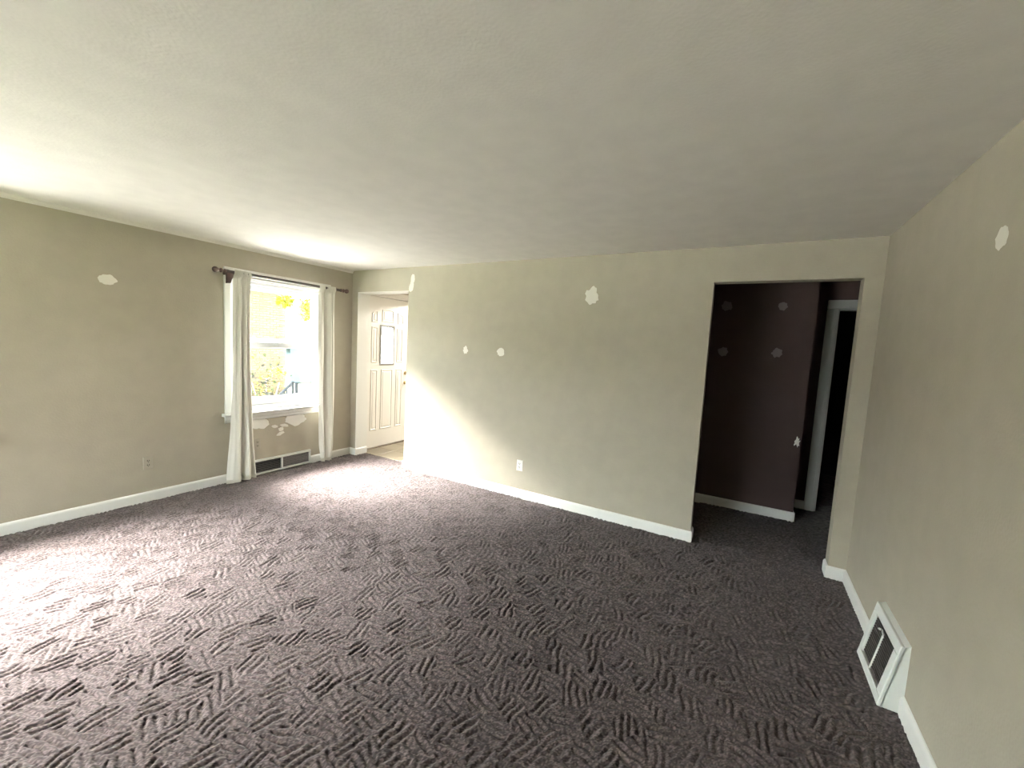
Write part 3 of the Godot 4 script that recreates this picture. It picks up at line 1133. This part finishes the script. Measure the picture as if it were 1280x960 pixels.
	# ------------------------------------------------ baseboards
	st = begin()
	base_run(st, Vector3(XL, 0, 0), Vector3(XL, 0, 0.59), Vector3.RIGHT)
	base_run(st, Vector3(XL, 0, 1.31), Vector3(XL, 0, ZR), Vector3.RIGHT)
	struct("baseboard_left", st, M.trim, "white rounded baseboard along the left wall", "baseboard")
	st = begin()
	base_run(st, Vector3(XL, 0, 0), Vector3(-4.462 + BT, 0, 0), Vector3.BACK)
	base_run(st, Vector3(-4.462, 0, 0.0), Vector3(-4.462, 0, -0.18), Vector3.RIGHT)
	struct("baseboard_entry", st, M.trim, "short white baseboard wrapped around the wall stub left of the entry", "baseboard")
	st = begin()
	base_run(st, Vector3(-3.585 - BT, 0, 0), Vector3(-0.297 + BT, 0, 0), Vector3.BACK)
	base_run(st, Vector3(-3.585, 0, 0), Vector3(-3.585, 0, -0.18), Vector3.LEFT)
	base_run(st, Vector3(-0.297, 0, 0), Vector3(-0.297, 0, -0.12), Vector3.RIGHT)
	struct("baseboard_back", st, M.trim, "long white baseboard along the back wall", "baseboard")
	st = begin()
	base_run(st, Vector3(0.637 - BT, 0, 0), Vector3(XR, 0, 0), Vector3.BACK)
	base_run(st, Vector3(0.637, 0, 0.0), Vector3(0.637, 0, -0.12), Vector3.LEFT)
	struct("baseboard_corner", st, M.trim, "short white baseboard around the wall stub right of the hall opening", "baseboard")
	st = begin()
	base_run(st, Vector3(XR, 0, 0), Vector3(XR, 0, 0.885), Vector3.LEFT)
	base_run(st, Vector3(XR, 0, 1.285), Vector3(XR, 0, ZR), Vector3.LEFT)
	struct("baseboard_right", st, M.trim, "white baseboard along the right wall on both sides of the register", "baseboard")
	st = begin()
	base_run(st, Vector3(-1.2, 0, -1.11), Vector3(0.51 + BT, 0, -1.11), Vector3.BACK)
	base_run(st, Vector3(0.51, 0, -1.11), Vector3(0.51, 0, -1.6), Vector3.RIGHT)
	base_run(st, Vector3(0.51, 0, -1.6), Vector3(0.645, 0, -1.6), Vector3.BACK)
	struct("baseboard_hall", st, M.trim, "white baseboard along the dark hall wall", "baseboard")

	# ------------------------------------------------ filler patches on the walls
	var X := Vector3.RIGHT
	var Z := Vector3.BACK
	dab(wl, Vector3(XL, 1.935, 2.388), Z, X, 0.058, 0.04, 11, M.spackle, 0.0, 0.14, "white diamond-shaped filler patch")
	dab(wl, Vector3(XL, 0.585, 1.19), Z, X, 0.115, 0.06, 12, M.spackle, 0.1, 0.16, "white filler patch below the window")
	dab(wl, Vector3(XL, 0.58, 0.77), Z, X, 0.125, 0.072, 13, M.spackle, 0.15, 0.16, "largest white filler patch below the window")
	dab(wl, Vector3(XL, 0.527, 0.91), Z, X, 0.05, 0.018, 19, M.spackle, 0.2, 0.25)
	dab(wl, Vector3(XL, 0.528, 1.02), Z, X, 0.035, 0.018, 14, M.spackle, 0.2, 0.25)
	dab(wl, Vector3(XL, 0.49, 0.948), Z, X, 0.032, 0.022, 15, M.spackle, 0.0, 0.25)
	dab(wl, Vector3(XL, 0.44, 0.955), Z, X, 0.045, 0.02, 16, M.spackle, -0.3, 0.25)
	dab(wb, Vector3(-1.308, 2.075, 0), X, Z, 0.062, 0.078, 17, M.spackle, 0.0, 0.25, "white filler patch high on the back wall")
	dab(wb, Vector3(-2.712, 1.505, 0), X, Z, 0.03, 0.038, 18, M.spackle, 0.0, 0.4)
	dab(wb, Vector3(-2.257, 1.508, 0), X, Z, 0.046, 0.044, 20, M.spackle, 0.0, 0.16)
	dab(wb, Vector3(-3.525, 2.30, 0), X, Z, 0.032, 0.062, 21, M.spackle, -0.15, 0.15)
	dab(wb, Vector3(-3.545, 2.215, 0), X, Z, 0.034, 0.062, 22, M.spackle, -0.2, 0.15)
	dab(wr, Vector3(XR, 2.047, 1.52), Z, Vector3.LEFT, 0.042, 0.04, 23, M.spackle, -0.6, 0.15, "white filler patch high on the right wall")
	for k: Array in [[-0.247, 2.098, 0.046, 31], [0.236, 2.099, 0.038, 32], [-0.238, 1.632, 0.044, 33], [0.228, 1.646, 0.042, 34]]:
		dab(wh, Vector3(k[0], k[1], -1.11), X, Z, k[2], k[2] * 1.05, k[3], M.spackle_hall, 0.0, 0.2)
	dab(wh, Vector3(0.478, 0.795, -1.11), X, Z, 0.02, 0.042, 35, M.spackle, 0.0, 0.5)

	# ------------------------------------------------ fittings
	outlet("wall_outlet", "beige painted outlet on bare left wall, nearest the camera", Vector3(XL, 0.36, 2.16), Vector3.FORWARD, X, M.plate_beige)
	outlet("wall_outlet", "beige painted outlet under the window beside the left curtain", Vector3(XL, 0.362, 1.212), Vector3.FORWARD, X, M.plate_beige)
	outlet("wall_outlet", "white outlet near the baseboard on the back wall", Vector3(-1.957, 0.35, 0), X, Z, M.plate_white)
	register_window()
	register_side()

	# curtain rod with turned finials on two wooden brackets
	var rx := XL + 0.1
	var ry := 2.153
	var cr := thing("curtain_rod", "dark brown wooden curtain rod with ball finials above the window", "curtain rod", Vector3.ZERO)
	st = begin()
	rod(st, Vector3(rx, ry, 0.26), Vector3(rx, ry, 1.56), 0.0155, 14)
	put("pole", st, M.wood_grey, cr)
	for k: Array in [[1.56, 1.0], [0.26, -1.0]]:
		st = begin()
		lathe(st, [Vector2(0.0125, -0.005), Vector2(0.019, 0.0), Vector2(0.021, 0.008), Vector2(0.015, 0.016), Vector2(0.011, 0.028), Vector2(0.021, 0.036), Vector2(0.022, 0.044), Vector2(0.013, 0.052), Vector2(0.011, 0.062), Vector2(0.02, 0.07), Vector2(0.0265, 0.082), Vector2(0.027, 0.094), Vector2(0.022, 0.106), Vector2(0.012, 0.114), Vector2(0, 0.116)], Vector3(rx, ry, k[0]), Vector3(0, 0, k[1]), 18)
		put("finial", st, M.wood, cr)
	for k: Array in [[1.55, -1.0, rx - 0.022], [0.37, 1.0, rx - 0.06]]:
		st = begin()
		prism(st, [Vector2(0, 0.018), Vector2(0.085, 0.01), Vector2(0.078, -0.02), Vector2(0.06, -0.04), Vector2(0.042, -0.075), Vector2(0.032, -0.11), Vector2(0, -0.115)], Vector3(k[2], ry, k[0]), Vector3(0, 0, k[1]), Vector3.UP, Vector3(0.03, 0, 0))
		cbox(st, Vector3(XL + 0.02, ry - 0.03, minf(k[0], k[0] + k[1] * 0.03)), Vector3(rx - 0.015, ry + 0.012, maxf(k[0], k[0] + k[1] * 0.03)), 0.004)
		put("bracket", st, M.wood, cr)
	curtain("curtain", "left white curtain panel beside the far window, reaching the carpet",
		[[2.178, 1.49, 1.335, 0.004], [2.1, 1.50, 1.335, 0.022], [1.3, 1.50, 1.34, 0.026], [0.6, 1.53, 1.315, 0.034], [0.03, 1.572, 1.288, 0.04]],
		[[0.14, 0.55, 0.1], [0.36, 0.9, 0.13], [0.55, -0.9, 0.05], [0.72, 0.8, 0.09], [0.87, -0.6, 0.04], [0.97, 0.5, 0.05]], rx)
	curtain("curtain", "right white curtain panel beside the far window, near the corner",
		[[2.178, 0.56, 0.345, 0.004], [2.1, 0.568, 0.34, 0.02], [1.3, 0.562, 0.336, 0.024], [0.6, 0.548, 0.333, 0.03], [0.25, 0.535, 0.338, 0.034], [0.03, 0.505, 0.368, 0.036]],
		[[0.18, 0.9, 0.13], [0.42, -1.5, 0.07], [0.7, 1.0, 0.12], [0.9, 0.5, 0.06], [0.82, -0.5, 0.03]], rx)

	# kitchen ceiling lamp beyond the entry (it lights the front door)
	var lamp := thing("ceiling_lamp", "small globe ceiling lamp in the kitchen beyond the entry, hidden by the back wall", "lamp", Vector3(-3.75, H, -2.5))
	st = begin()
	lathe(st, [Vector2(0.07, 0), Vector2(0.07, -0.015), Vector2(0.03, -0.03), Vector2(0, -0.03)], Vector3.ZERO, Vector3.UP, 16)
	put("base", st, M.metal_white, lamp)
	st = begin()
	lathe(st, [Vector2(0, -0.03), Vector2(0.03, -0.032), Vector2(0.05, -0.05), Vector2(0.055, -0.075), Vector2(0.045, -0.1), Vector2(0.025, -0.115), Vector2(0, -0.12)], Vector3.ZERO, Vector3.UP, 16)
	var glow := paint(Color(0.9, 0.88, 0.82))
	glow.emission_enabled = true
	glow.emission = Color(1.0, 0.95, 0.85)
	glow.emission_energy_multiplier = 3.0
	put("lamp_globe", st, glow, lamp)
	var om := OmniLight3D.new()
	om.name = "lamp_light"
	om.position = Vector3(0, -0.075, 0)
	om.light_color = Color(1.0, 0.975, 0.93)
	om.light_energy = 8.0
	om.omni_range = 12.0
	om.omni_attenuation = 2.0
	om.light_size = 0.05
	om.shadow_enabled = true
	lamp.add_child(om)

	outdoors()
	handrail()
